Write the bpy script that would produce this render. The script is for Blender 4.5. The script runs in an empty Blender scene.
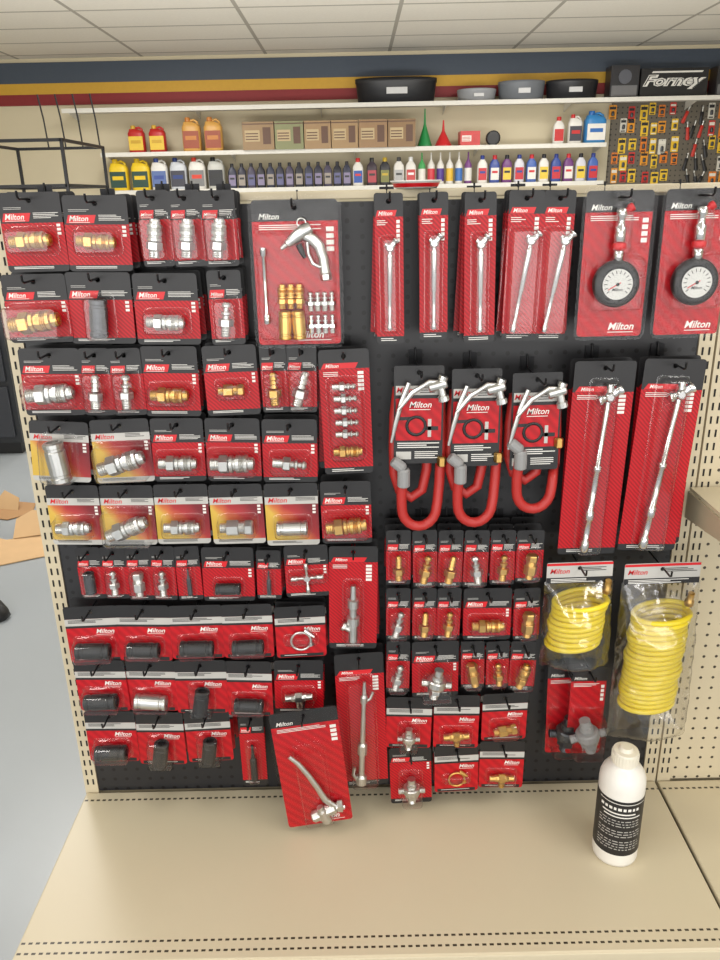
import bpy, bmesh, math, random
from mathutils import Vector, Matrix, noise
random.seed(4)
scene=bpy.context.scene
try: scene.view_settings.view_transform='Standard'
except Exception: pass
COL=scene.collection
F=780.0; PITCH=math.radians(20.07); ROLL=math.radians(-1.2)
CAM=Vector((0.0,-1.375,1.45)); DZ=0.237
RM=(Matrix.Rotation(math.pi/2-PITCH,3,'X')@Matrix.Rotation(ROLL,3,'Z'))
def ray(u,v): return RM@Vector(((u-360)/F,-(v-480)/F,-1))
def on_y(u,v,Y):
    d=ray(u,v); return CAM+d*((Y-CAM.y)/d.y)
def on_z(u,v,Z):
    d=ray(u,v); return CAM+d*((Z-CAM.z)/d.z)
cd=bpy.data.cameras.new('camera'); cam=bpy.data.objects.new('camera',cd); COL.objects.link(cam)
cd.sensor_fit='VERTICAL'; cd.sensor_height=36; cd.lens=F/960*36; cd.clip_start=.02
cam.matrix_world=Matrix.Translation(CAM)@RM.to_4x4(); scene.camera=cam

# ---------------- materials
def srgb(c):
    return tuple((x/255/12.92 if x/255<=.04045 else ((x/255+.055)/1.055)**2.4) for x in c)+(1,)
def newmat(name):
    m=bpy.data.materials.new(name); m.use_nodes=True; nt=m.node_tree
    return m,nt,nt.nodes['Principled BSDF']
_mc={}
def pm(name,c,rough=.5,metal=0,var=.06,scale=30,coat=0,emit=0):
    if name in _mc: return _mc[name]
    m,nt,b=newmat(name); col=srgb(c)
    tc=nt.nodes.new('ShaderNodeTexCoord'); n=nt.nodes.new('ShaderNodeTexNoise'); n.inputs['Scale'].default_value=scale
    nt.links.new(tc.outputs['Object'],n.inputs['Vector'])
    mx=nt.nodes.new('ShaderNodeMix'); mx.data_type='RGBA'
    mx.inputs[6].default_value=tuple(max(0,x*(1-var)) for x in col[:3])+(1,); mx.inputs[7].default_value=tuple(min(1,x*(1+var)) for x in col[:3])+(1,)
    nt.links.new(n.outputs['Fac'],mx.inputs[0]); nt.links.new(mx.outputs[2],b.inputs['Base Color'])
    b.inputs['Roughness'].default_value=rough; b.inputs['Metallic'].default_value=metal
    if coat: b.inputs['Coat Weight'].default_value=coat
    _mc[name]=m; return m
def mth(nt,op,a,b=None,c=None):
    n=nt.nodes.new('ShaderNodeMath'); n.operation=op
    for i,x in enumerate((a,b,c)):
        if x is None: continue
        if isinstance(x,(int,float)): n.inputs[i].default_value=x
        else: nt.links.new(x,n.inputs[i])
    return n.outputs[0]
def xyz(nt):
    tc=nt.nodes.new('ShaderNodeTexCoord'); s=nt.nodes.new('ShaderNodeSeparateXYZ'); nt.links.new(tc.outputs['Object'],s.inputs[0]); return s.outputs,tc
def mixc(nt,fac,a,b):
    mx=nt.nodes.new('ShaderNodeMix'); mx.data_type='RGBA'; nt.links.new(fac,mx.inputs[0])
    for i,x in ((6,a),(7,b)):
        if isinstance(x,tuple): mx.inputs[i].default_value=x
        else: nt.links.new(x,mx.inputs[i])
    return mx.outputs[2]
def cell(nt,s,sp,off=0.0): return mth(nt,'MULTIPLY',mth(nt,'SUBTRACT',mth(nt,'FRACT',mth(nt,'ADD',mth(nt,'DIVIDE',s,sp),off)),.5),sp)
def pegmat(name,base,hole,rough,sp=.0254,r=.0032):
    m,nt,b=newmat(name); o,tc=xyz(nt)
    dx=cell(nt,o[0],sp); dz=cell(nt,o[2],sp)
    d=mth(nt,'SQRT',mth(nt,'ADD',mth(nt,'MULTIPLY',dx,dx),mth(nt,'MULTIPLY',dz,dz)))
    f=mth(nt,'LESS_THAN',d,r)
    nt.links.new(mixc(nt,f,srgb(base),srgb(hole)),b.inputs['Base Color']); b.inputs['Roughness'].default_value=rough
    return m
PEGB=pegmat('black_pegboard',(34,34,37),(1,1,1),.42,r=.0040)
PEGW=pegmat('beige_pegboard',(200,188,160),(62,54,44),.5)
BEIGE=pm('beige_enamel',(200,188,160),.45,0,.03,8)
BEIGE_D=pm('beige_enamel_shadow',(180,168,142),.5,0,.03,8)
SLOT=pm('slot_dark',(22,20,18),.8)
# deck: cream with rows of perforations
DECK,nt,b=newmat('cream_deck'); o,tc=xyz(nt)
dx=cell(nt,o[0],.0127); ax=mth(nt,'ABSOLUTE',dx)
rows=None
for yy in (-.030,-.372,-.392):
    q=mth(nt,'MULTIPLY',mth(nt,'LESS_THAN',ax,.0036),mth(nt,'LESS_THAN',mth(nt,'ABSOLUTE',mth(nt,'SUBTRACT',o[1],yy)),.0025 if yy>-.1 else .0021))
    rows=q if rows is None else mth(nt,'MAXIMUM',rows,q)
n=nt.nodes.new('ShaderNodeTexNoise'); n.inputs['Scale'].default_value=3; nt.links.new(tc.outputs['Object'],n.inputs['Vector'])
cr=mixc(nt,n.outputs['Fac'],srgb((199,187,159)),srgb((207,196,169)))
nt.links.new(mixc(nt,rows,cr,srgb((60,52,40))),b.inputs['Base Color']); b.inputs['Roughness'].default_value=.36
# red card
def stripemat(name,c1,c2,scale=85):
    m,nt,b=newmat(name); tc=nt.nodes.new('ShaderNodeTexCoord'); w=nt.nodes.new('ShaderNodeTexWave'); w.bands_direction='DIAGONAL'
    w.inputs['Scale'].default_value=scale; w.inputs['Distortion'].default_value=1.0
    nt.links.new(tc.outputs['Object'],w.inputs['Vector'])
    nt.links.new(mixc(nt,w.outputs['Fac'],srgb(c1),srgb(c2)),b.inputs['Base Color']); b.inputs['Roughness'].default_value=.4; b.inputs['Specular IOR Level'].default_value=.35
    return m
RED=stripemat('red_card_print',(192,16,28),(138,8,20))
RED2=stripemat('red_card_print_plain',(186,15,27),(160,10,22),30)
GRAD,nt,b=newmat('yellow_red_card_print'); o,tc=xyz(nt)
v=mth(nt,'ADD',mth(nt,'ADD',mth(nt,'MULTIPLY',o[0],8.0),mth(nt,'MULTIPLY',o[2],7.0)),.95)
w=nt.nodes.new('ShaderNodeTexNoise'); w.inputs['Scale'].default_value=25; nt.links.new(tc.outputs['Object'],w.inputs['Vector'])
v=mth(nt,'ADD',v,mth(nt,'MULTIPLY',mth(nt,'SUBTRACT',w.outputs['Fac'],.5),.25))
rp=nt.nodes.new('ShaderNodeValToRGB'); nt.links.new(v,rp.inputs[0]); e=rp.color_ramp.elements
e[0].position=.1; e[0].color=srgb((200,164,60)); e[1].position=.95; e[1].color=srgb((112,20,30))
for p,c in ((.35,(204,168,72)),(.5,(190,100,56)),(.66,(162,40,44))):
    x=e.new(p); x.color=srgb(c)
nt.links.new(rp.outputs[0],b.inputs['Base Color']); b.inputs['Roughness'].default_value=.35
BLK=pm('black_card_print',(25,24,26),.42,0,.1,20)
GRYP=pm('grey_card_print',(182,180,175),.45)
WHT=pm('white_print',(226,224,218),.5)
DIAL=pm('dial_grey_white',(200,200,196),.5)
LRED=pm('red_print',(200,18,28),.4)
STEEL=pm('zinc_steel',(208,208,205),.3,1,.1,60)
CHROME=pm('chrome',(220,220,220),.2,1,.03)
BRASS=pm('brass',(214,172,100),.32,1,.08,60)
DARKM=pm('dark_steel',(80,82,86),.4,.8)
RUB=pm('black_rubber',(24,24,26),.45,0,.15,60)
GREYP=pm('grey_plastic',(140,140,140),.4)
REDH=pm('red_hose_rubber',(172,40,36),.45,0,.06,40)
YEL=pm('yellow_coil_plastic',(236,212,44),.35,0,.04,30,.2)
PEGH=pm('hook_wire',(40,40,42),.35,.7)
def clear(name,refl=.10,rough=.08,tint=(1,1,1,1),edge=.55,bump=.15,ns=70):
    m=bpy.data.materials.new(name); m.use_nodes=True; nt=m.node_tree; nt.nodes.clear()
    out=nt.nodes.new('ShaderNodeOutputMaterial'); t=nt.nodes.new('ShaderNodeBsdfTransparent'); g=nt.nodes.new('ShaderNodeBsdfGlossy'); mx=nt.nodes.new('ShaderNodeMixShader')
    t.inputs[0].default_value=tint
    g.inputs['Roughness'].default_value=rough
    lw=nt.nodes.new('ShaderNodeLayerWeight'); lw.inputs[0].default_value=.5
    nz=nt.nodes.new('ShaderNodeTexNoise'); nz.inputs['Scale'].default_value=ns; bp=nt.nodes.new('ShaderNodeBump'); bp.inputs['Strength'].default_value=bump; bp.inputs['Distance'].default_value=.002
    tc=nt.nodes.new('ShaderNodeTexCoord'); nt.links.new(tc.outputs['Object'],nz.inputs['Vector']); nt.links.new(nz.outputs['Fac'],bp.inputs['Height']); nt.links.new(bp.outputs[0],g.inputs['Normal'])
    f=mth(nt,'MULTIPLY_ADD',mth(nt,'POWER',lw.outputs['Facing'],3.0),edge,refl)
    nt.links.new(f,mx.inputs[0]); nt.links.new(t.outputs[0],mx.inputs[1]); nt.links.new(g.outputs[0],mx.inputs[2]); nt.links.new(mx.outputs[0],out.inputs[0])
    return m
CLEAR=clear('clear_blister_plastic',.055,.09,(.98,.98,.98,1),.6,.35)
CLAM=clear('clear_clamshell_plastic',.018,.12,(.985,.985,.985,1),.5,.3,40)
BAG=clear('clear_bag_film',.12,.16,(.95,.95,.95,1),.6,.9,35)

# ---------------- mesh builder
def rr(x0,z0,x1,z1,r,n=4):
    if isinstance(r,(int,float)): r=(r,)*4   # tl,tr,br,bl
    P=[]
    for (cx,cz,a0,rad) in ((x0+r[0],z1-r[0],180,r[0]),(x1-r[1],z1-r[1],90,r[1]),(x1-r[2],z0+r[2],0,r[2]),(x0+r[3],z0+r[3],-90,r[3])):
        if rad<=1e-6: P.append((cx,cz)); continue
        for i in range(n+1):
            a=math.radians(a0-90*i/n); P.append((cx+rad*math.cos(a),cz+rad*math.sin(a)))
    return P
def circ(cx,cz,r,n=10): return [(cx+r*math.cos(2*math.pi*i/n),cz+r*math.sin(2*math.pi*i/n)) for i in range(n)]
_txt={}
def textgeo(s,shear,bold):
    k=(s,shear,bold)
    if k in _txt: return _txt[k]
    c=bpy.data.curves.new('t','FONT'); c.body=s; c.shear=shear; c.resolution_u=2; c.offset=bold
    o=bpy.data.objects.new('t',c); COL.objects.link(o); bpy.context.view_layer.update()
    dg=bpy.context.evaluated_depsgraph_get(); me=bpy.data.meshes.new_from_object(o.evaluated_get(dg))
    V=[(v.co.x,v.co.y) for v in me.vertices]; Fc=[list(p.vertices) for p in me.polygons]
    bpy.data.objects.remove(o); bpy.data.curves.remove(c); bpy.data.meshes.remove(me)
    xs=[p[0] for p in V]; ys=[p[1] for p in V]; x0,x1,y0,y1=min(xs),max(xs),min(ys),max(ys)
    V=[(a-x0,b_-y0) for a,b_ in V]; _txt[k]=(V,Fc,x1-x0,y1-y0); return _txt[k]
class MB:
    def __init__(s): s.v=[];s.f=[];s.mi=[];s.ms=[];s.sm=[]
    def add(s,V,Fc,m,M=None,smooth=False):
        o=len(s.v)
        if m not in s.ms: s.ms.append(m)
        k=s.ms.index(m)
        s.v+=[tuple(M@Vector(p)) if M else tuple(p) for p in V]
        for f in Fc: s.f.append([i+o for i in f]); s.mi.append(k); s.sm.append(smooth)
    def box(s,x0,x1,y0,y1,z0,z1,m,M=None):
        V=[(x,y,z) for x in (x0,x1) for y in (y0,y1) for z in (z0,z1)]
        s.add(V,[(0,1,3,2),(4,6,7,5),(0,4,5,1),(2,3,7,6),(0,2,6,4),(1,5,7,3)],m,M)
    def lathe(s,prof,m,M=None,seg=16,smooth=True,ph=0):
        V=[];Fc=[];n=len(prof)
        for r,z in prof:
            for i in range(seg):
                a=2*math.pi*i/seg+ph; V.append((r*math.cos(a),r*math.sin(a),z))
        for j in range(n-1):
            for i in range(seg):
                k=(i+1)%seg; Fc.append((j*seg+i,j*seg+k,(j+1)*seg+k,(j+1)*seg+i))
        s.add(V,Fc,m,M,smooth)
        s.add(V[:seg],[tuple(range(seg))[::-1]],m,M); s.add(V[-seg:],[tuple(range(seg))],m,M)
    def tube(s,pts,r,m,seg=8,M=None,closed=False,cap=True,flat=1.0):
        P=[Vector(p) for p in pts]; n=len(P); V=[];Fc=[]
        up=None
        for i in range(n):
            if closed: t=(P[(i+1)%n]-P[i-1]).normalized()
            else: t=(P[min(i+1,n-1)]-P[max(i-1,0)]).normalized()
            if up is None:
                up=Vector((0,1,0)) if abs(t.y)<.9 else Vector((0,0,1))
            up=(up-t*up.dot(t)).normalized(); sd=t.cross(up)
            rad=r[i] if isinstance(r,(list,tuple)) else r
            for k in range(seg):
                a=2*math.pi*k/seg; V.append(P[i]+up*math.cos(a)*rad*flat+sd*math.sin(a)*rad)
        for j in range(n if closed else n-1):
            j2=(j+1)%n
            for k in range(seg):
                k2=(k+1)%seg; Fc.append((j*seg+k,j*seg+k2,j2*seg+k2,j2*seg+k))
        s.add(V,Fc,m,M,True)
        if cap and not closed:
            s.add(V[:seg],[tuple(range(seg))[::-1]],m,M); s.add(V[-seg:],[tuple(range(seg))],m,M)
    def plate(s,outer,holes,yf,yb,m,M=None,back=True):
        bm=bmesh.new(); E=[]
        for L in [outer]+holes:
            vs=[bm.verts.new((x,0,z)) for x,z in L]
            for i in range(len(vs)): E.append(bm.edges.new((vs[i],vs[(i+1)%len(vs)])))
        bmesh.ops.triangle_fill(bm,use_beauty=True,use_dissolve=False,edges=E)
        bm.verts.index_update(); V=[(v.co.x,v.co.z) for v in bm.verts]; T=[]
        for f in bm.faces:
            ids=[v.index for v in f.verts]
            a,b_,c=[V[i] for i in ids[:3]]
            if (b_[0]-a[0])*(c[1]-a[1])-(b_[1]-a[1])*(c[0]-a[0])<0: ids=ids[::-1]
            T.append(ids)
        bm.free()
        s.add([(x,yf,z) for x,z in V],T,m,M)
        if not back: return
        s.add([(x,yb,z) for x,z in V],[t[::-1] for t in T],m,M)
        for L in [outer]+holes:
            n=len(L); s.add([(x,yf,z) for x,z in L]+[(x,yb,z) for x,z in L],[(i,(i+1)%n,n+(i+1)%n,n+i) for i in range(n)],m,M)
    def quad(s,x0,x1,z0,z1,y,m,M=None): s.add([(x0,y,z0),(x1,y,z0),(x1,y,z1),(x0,y,z1)],[(0,1,2,3)],m,M)
    def text(s,t,w,m,x,y,z,shear=.28,bold=.012,M=None,maxh=None,center=False,h=None):
        V,Fc,W,H=textgeo(t,shear,bold); k=w/W
        if maxh and H*k>maxh: k=maxh/H
        kz=h/H if h else k
        if center: x=x-W*k/2
        s.add([(x+a*k,y,z+b_*kz) for a,b_ in V],Fc,m,M); return H*kz
    def loft(s,secs,m,M=None,n=20,p=4.0,smooth=True):
        # secs: (hw,hd,z[,cx])
        V=[]
        for sc in secs:
            hw,hd,z=sc[:3]; cx=sc[3] if len(sc)>3 else 0
            for i in range(n):
                a=2*math.pi*(i+.5)/n; c,d=math.cos(a),math.sin(a)
                V.append((cx+hw*math.copysign(abs(c)**(2/p),c),hd*math.copysign(abs(d)**(2/p),d),z))
        Fc=[(j*n+i,j*n+(i+1)%n,(j+1)*n+(i+1)%n,(j+1)*n+i) for j in range(len(secs)-1) for i in range(n)]
        s.add(V,Fc,m,M,smooth); s.add(V[:n],[tuple(range(n))[::-1]],m,M); s.add(V[-n:],[tuple(range(n))],m,M)
    def build(s,name):
        me=bpy.data.meshes.new(name); me.from_pydata(s.v,[],s.f)
        for m in s.ms: me.materials.append(m)
        me.polygons.foreach_set('material_index',s.mi); me.polygons.foreach_set('use_smooth',s.sm); me.update(); return me
def T(x=0,y=0,z=0): return Matrix.Translation((x,y,z))
def R(a,ax): return Matrix.Rotation(math.radians(a),4,ax)
def ob(name,me,parent=None,loc=(0,0,0),rot=(0,0,0),sc=1,label=None,cat=None,group=None,kind=None):
    o=bpy.data.objects.new(name,me); COL.objects.link(o); o.location=loc; o.rotation_euler=rot; o.scale=(sc,)*3
    if me is None: o.empty_display_size=.02
    if parent: o.parent=parent
    if label: o['label']=label
    if cat: o['category']=cat
    if group: o['group']=group
    if kind: o['kind']=kind
    return o

# ---------------- item prototypes: unit length along z
_it={}
def thread(z0,z1,r,n=4,d=.012):
    P=[]
    for i in range(n):
        a=z0+(z1-z0)*i/n; b_=z0+(z1-z0)*(i+.5)/n; P+=[(r-d,a),(r,b_)]
    P.append((r-d,z1)); return P
def item(kind,mt):
    k=(kind,mt.name)
    if k in _it: return _it[k]
    b=MB(); r=.2
    if kind=='coupler':
        b.lathe(thread(-.5,-.3,.15),mt,None,16,False); b.lathe([(.19,-.3),(.22,-.28),(.22,-.1),(.19,-.08)],mt,None,6,False)
        b.lathe([(.15,-.08),(.2,-.05),(.2,.02),(.165,.04),(.165,.08),(.205,.1),(.21,.18),(.19,.2),(.21,.22),(.19,.24),(.21,.26),(.19,.28),(.21,.3),(.205,.36),(.15,.38),(.15,.44),(.13,.5),(.07,.5),(.07,.45)],mt,None,18,False); r=.22
    elif kind=='plug':
        b.lathe(thread(-.5,-.2,.14),mt,None,14,False); b.lathe([(.2,-.2),(.22,-.18),(.22,.0),(.2,.02)],mt,None,6,False)
        b.lathe([(.1,.02),(.1,.12),(.15,.16),(.15,.22),(.08,.25),(.08,.34),(.13,.38),(.13,.44),(.08,.5),(.05,.5)],mt,None,14,False); r=.22
    elif kind=='barb':
        b.lathe(thread(-.5,-.25,.15),mt,None,14,False); b.lathe([(.2,-.25),(.22,-.23),(.22,-.03),(.2,-.01)],mt,None,6,False)
        b.lathe([(.08,0),(.13,.04),(.09,.14),(.13,.17),(.09,.27),(.13,.3),(.09,.4),(.12,.42),(.07,.5)],mt,None,14,False); r=.22
    elif kind=='hexes':
        b.lathe(thread(-.5,-.3,.16),mt,None,14,False); b.lathe([(.23,-.3),(.25,-.28),(.25,.05),(.23,.07)],mt,None,6,False); b.lathe(thread(.07,.25,.2),mt,None,14,False); b.lathe([(.22,.25),(.24,.28),(.24,.46),(.2,.5)],mt,None,6,False); r=.25
    elif kind=='sleeve':
        b.lathe([(.2,-.5),(.24,-.47),(.24,-.38),(.22,-.36),(.22,-.3),(.24,-.28),(.24,.28),(.22,.3),(.22,.36),(.24,.38),(.24,.47),(.2,.5),(.14,.5),(.14,.4)],mt,None,20,False); r=.24
    elif kind=='tee':
        b.lathe(thread(-.5,-.28,.13)+[(.15,-.26),(.15,.26)]+thread(.28,.5,.13),mt); b.lathe([(.15,0),(.15,.2)]+thread(.22,.42,.13),mt,R(90,'Y')); b.lathe([(.19,-.13),(.19,.13)],mt,None,6,False)
    elif kind=='cap':
        b.lathe(thread(-.5,-.3,.14),mt,None,16,False); b.lathe([(.2,-.32),(.22,-.3),(.22,-.18),(.2,-.16)],mt,None,6,False)
        b.lathe([(.2,-.16),(.27,-.12),(.3,-.04),(.3,.12),(.27,.16),(.18,.18),(.18,.3),(.14,.32),(.14,.5)],mt,None,18,False)
        b.lathe([(.1,0)]+thread(.3,.46,.11,3),mt,R(90,'Y'),12,False); b.lathe([(.1,0)]+thread(.3,.46,.11,3),mt,R(-90,'Y'),12,False); r=.3
    elif kind=='cross':
        for a in (0,90):
            b.lathe([(.05,-.5),(.07,-.48),(.07,-.3),(.045,-.28),(.045,.28),(.07,.3),(.07,.48),(.05,.5)],mt,R(a,'Y'),10)
        b.lathe([(.09,-.09),(.11,-.05),(.11,.05),(.09,.09)],mt,R(90,'X')); r=.11
    elif kind=='clamp':
        b.tube([(.36*math.cos(a*math.pi/12),0,.36*math.sin(a*math.pi/12)) for a in range(24)],.045,mt,8,None,True)
        b.lathe([(.06,-.22),(.08,-.2),(.08,.12),(.05,.14),(.05,.24)],mt,T(-.3,0,.3)@R(40,'Y'),8,False); b.lathe([(.1,0),(.1,.1)],mt,T(.1,0,.34)@R(70,'Y'),6,False); r=.1
    elif kind=='stem':
        b.lathe([(.022,-.5),(.028,-.49),(.028,-.44),(.022,-.43),(.022,-.1),(.028,-.09),(.033,.3),(.033,.33),(.024,.34),(.024,.4)],mt,None,12)
        b.lathe([(.03,-.03),(.05,-.02),(.05,.02),(.03,.03)],mt,T(0,0,.42)@R(90,'X'),12); b.lathe([(.03,0),(.034,.02),(.036,.07),(.03,.09),(.045,.1),(.045,.12)],mt,T(0,0,.41)@R(38,'Y'),12); b.lathe([(.024,0),(.024,.06)],mt,T(0,0,.43)@R(-60,'Y'),10); r=.05
    elif kind=='dualfoot':
        b.lathe([(.014,-.5),(.026,-.49),(.026,-.43),(.018,-.42),(.02,-.3),(.026,-.295),(.026,-.24),(.019,-.235),(.019,.0),(.024,.005),(.024,.03),(.015,.035),(.015,.42)],mt,None,12)
        b.lathe([(.018,-.03),(.03,-.02),(.03,.02),(.018,.03)],mt,T(0,0,.43)@R(90,'X'),12)
        b.lathe([(.018,0),(.022,.02),(.024,.06),(.03,.065),(.03,.08)],mt,T(0,0,.43)@R(55,'Y'),12); b.lathe([(.018,0),(.022,.02),(.024,.04),(.03,.045),(.03,.06)],mt,T(0,0,.43)@R(-115,'Y'),12); b.lathe([(.02,0),(.02,.06),(.014,.07)],mt,T(0,0,.43),10); r=.03
    elif kind=='rodset':
        b.lathe([(.02,-.5),(.045,-.49),(.045,-.42),(.025,-.40),(.025,-.2),(.04,-.19),(.04,-.1),(.022,-.08),(.018,.3),(.03,.31),(.03,.36),(.018,.38),(.012,.5)],mt,None,12,False)
        b.tube([(-.03,0,-.47),(-.07,0,-.40),(-.06,0,-.33)],.014,mt); b.tube([(-.02,0,.30),(.05,0,.34),(.07,0,.40)],.012,mt); r=.06
    elif kind=='inflator':
        b.lathe([(.05,-.5),(.07,-.48),(.07,-.2),(.1,-.18),(.1,-.05),(.06,-.03),(.06,.1),(.085,.12),(.085,.25),(.05,.27),(.04,.5)],mt,None,14,False)
        b.lathe([(.05,0),(.05,.14),(.07,.15),(.07,.2)],mt,T(0,0,-.3)@R(-60,'Y'),12,False); r=.1
    elif kind=='levergun':
        b.tube([(.26,0,-.40),(.16,0,-.36),(.07,0,-.22),(.03,0,-.02),(-.02,0,.18),(-.09,0,.38),(-.16,0,.5)],[.03,.04,.04,.036,.034,.03,.024],mt,10,flat=.6)
        b.lathe([(.05,-.2),(.07,-.18),(.07,-.08),(.055,-.06),(.07,-.04),(.07,.1),(.05,.12),(.05,.2)],mt,T(.05,.02,-.40)@R(78,'Y'),14,False); b.lathe([(.05,-.12),(.065,-.1),(.065,.06),(.04,.08),(.04,.12)],mt,T(.0,0,-.42)@R(-10,'Y'),12,False)
        b.lathe([(.075,0),(.075,.06)],mt,T(.18,0.02,-.37)@R(100,'Y'),6,False); r=.08
    elif kind=='knife':
        b.lathe([(.06,-.5),(.08,-.47),(.08,.1),(.05,.14),(.03,.3),(.03,.5)],mt,None,8,False); r=.08
    me=b.build(kind); _it[k]=(me,r); return _it[k]
ITN={'coupler':'air_coupler','plug':'air_plug','barb':'hose_barb_fitting','hexes':'pipe_fitting','sleeve':'threaded_sleeve','tee':'tee_fitting','cap':'swivel_fitting','cross':'valve_tool','clamp':'hose_clamp','stem':'stick_tire_gauge','dualfoot':'dual_foot_chuck','rodset':'needle_rod','inflator':'inflator_nozzle','levergun':'lever_air_chuck','knife':'valve_stem_tool'}

# ---------------- cards
_cc={}
def bars(b,x0,x1,z,y,m,h=.0012,n=3,gap=.0028):
    for i in range(n):
        xx=x1-(x1-x0)*random.choice((0,.12,.3)); b.quad(x0,xx,z-i*gap-h,z-i*gap,y,m)
def card(style,w,h):
    w=round(w*200)/200; h=round(h*200)/200; k=(style,w,h)
    if k in _cc: return _cc[k]
    b=MB(); t=.0012; top=.012; bot=top-h; x0,x1=-w/2,w/2; y=-t-.0003; rc=min(.006,w*.1)
    hole=[circ(0,0,.0042)]
    BODY=GRAD if style=='yellow' else RED
    if style in('red','yellow'):
        hh=h*((.38 if style=='red' else .33) if h<.14 else .26); fh=h*.085
        b.plate(rr(x0,top-hh,x1,top,(rc,rc,0,0)),hole,-t,0,BLK)
        b.plate(rr(x0,bot+fh,x1,top-hh,0),[],-t,0,BODY)
        b.plate(rr(x0,bot,x1,bot+fh,(0,0,rc,rc)),[],-t,0,GRYP if style=='yellow' else BLK)
        zz=top-hh
        if style=='yellow':
            b.quad(x0,x1,zz,zz+hh*.36,y+.0001,GRYP); b.text('Milton',w*.36,LRED,x0+w*.06,y-.0001,zz+hh*.08,maxh=hh*.24)
            bars(b,x0+w*.58,x1-w*.05,zz+hh*.32,y-.0001,BLK,.001,3,.0024)
        else:
            b.add([(x0+w*.03,y+.0001,zz+hh*.05),(x0+w*.46,y+.0001,zz+hh*.05),(x0+w*.50,y+.0001,zz+hh*.33),(x0+w*.07,y+.0001,zz+hh*.33)],[(0,1,2,3)],LRED)
            b.text('Milton',w*.36,WHT,x0+w*.08,y-.0001,zz+hh*.115,maxh=hh*.19); b.quad(x0+w*.08,x0+w*.40,zz+hh*.07,zz+hh*.085,y-.0001,WHT)
            bars(b,x0+w*.54,x1-w*.06,zz+hh*.33,y,WHT,.0008,4,.0024)
            bars(b,x0+w*.08,x0+w*.4,zz+hh*.52,y,GRYP,.0007,2,.0022)
        bars(b,x0+w*.1,x1-w*.25,bot+fh*.8,y,BLK if style=='yellow' else WHT,.001,2,.0022)
        if w>.07:
            for i in range(3): b.quad(x1-w*.11,x1-w*.05,zz-.006-i*.0062,zz-.002-i*.0062,y,WHT)
    elif style=='low':
        hh=h*.22
        b.plate(rr(x0,top-hh,x1,top,(rc,rc,0,0)),hole,-t,0,BLK)
        b.plate(rr(x0,bot,x1,top-hh,(0,0,rc,rc)),[],-t,0,RED2)
        z1=top-hh
        b.quad(x0,x1,z1-h*.12,z1,y,GRYP); bars(b,x0+w*.06,x1-w*.2,z1-.002,y-.0001,BLK,.0013,3,.0026)
        b.quad(x0,x1,z1-h*.16,z1-h*.12,y,BLK)
        b.text('Milton',w*.34,WHT,x1-w*.44,y,z1-h*.265,maxh=h*.08); b.quad(x1-w*.44,x1-w*.12,z1-h*.288,z1-h*.281,y,WHT)
        b.quad(x0+rc,x1-rc,bot+.001,bot+h*.07,y,BLK); bars(b,x0+w*.15,x1-w*.2,bot+h*.05,y-.0001,WHT,.001,1)
    elif style=='tall':
        hh=max(h*.15,.032)
        b.plate(rr(x0,top-hh,x1,top,(rc,rc,0,0)),hole,-t,0,BLK)
        b.plate(rr(x0,bot+.012,x1,top-hh,0),[],-t,0,RED); b.plate(rr(x0,bot,x1,bot+.012,(0,0,rc,rc)),[],-t,0,BLK)
        z1=top-hh
        b.add([(x0+w*.04,y,z1+.0005),(x0+w*.72,y,z1+.0005),(x0+w*.78,y,z1+.010),(x0+w*.1,y,z1+.010)],[(0,1,2,3)],LRED); b.text('Milton',w*.54,WHT,x0+w*.13,y-.0001,z1+.0022,maxh=.0062)
        bars(b,x0+w*.08,x0+w*.5,z1-.005,y,WHT,.0011,3,.003)
        for i in range(5): b.quad(x1-w*.24,x1-w*.12,z1-.010-i*.007,z1-.005-i*.007,y,WHT)
        bars(b,x0+w*.15,x1-w*.2,bot+.009,y,WHT,.0012,2,.003)
    elif style=='clam':
        b.plate(rr(x0,top-.0-.032,x1,top,(rc,rc,0,0)),hole,-t,0,BLK); b.plate(rr(x0,bot,x1,top-.032,(0,0,rc,rc)),[],-t,0,RED2)
        b.text('Milton',w*.36,WHT,x0+w*.08,y,top-.029,maxh=.009); bars(b,x0+w*.08,x1-w*.2,top-.037,y,WHT,.0013,3,.003)
        b.text('Milton',w*.42,WHT,x1-w*.52,y,bot+.010,maxh=.012,bold=.02); b.quad(x1-w*.52,x1-w*.12,bot+.006,bot+.0072,y,WHT)
        for i in range(4): b.quad(x1-w*.14,x1-w*.05,top-.048-i*.010,top-.041-i*.010,y,WHT)
    me=b.build('backing_card'); _cc[k]=(me,w,h); return _cc[k]
_bs={}
def blister(w,h,d,m=None,flange=.003):
    m=m or CLEAR
    w=round(w*400)/400; h=round(h*400)/400; d=round(d*1000)/1000; k=(w,h,d,m.name,flange)
    if k in _bs: return _bs[k]
    b=MB(); V=[];n=0
    c=min(.008,w*.2,h*.2)
    for ins,y in ((-flange,-.0016),(0,-.0018),(.0008,-d*.6),(.002,-d*.9),(.005,-d)):
        L=rr(-w/2+ins,-h/2+ins,w/2-ins,h/2-ins,max(c-ins*.5,.001),3); n=len(L); V+=[(x,y,z) for x,z in L]
    Fc=[(j*n+i,j*n+(i+1)%n,(j+1)*n+(i+1)%n,(j+1)*n+i) for j in range(4) for i in range(n)]
    b.add(V,Fc,m,None,True); b.add(V[4*n:],[tuple(range(n))[::-1]],m,None,False)
    me=b.build('blister_shell'); _bs[k]=me; return me
def clamsheet(cw,bot,top,yy=-.0026):
    q=MB(); q.plate(rr(-cw/2-.006,bot-.006,cw/2+.006,top,.012),[circ(0,0,.005)],yy,0,CLAM,None,False); return q.build('clamshell_sheet')
_hk={}
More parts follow.
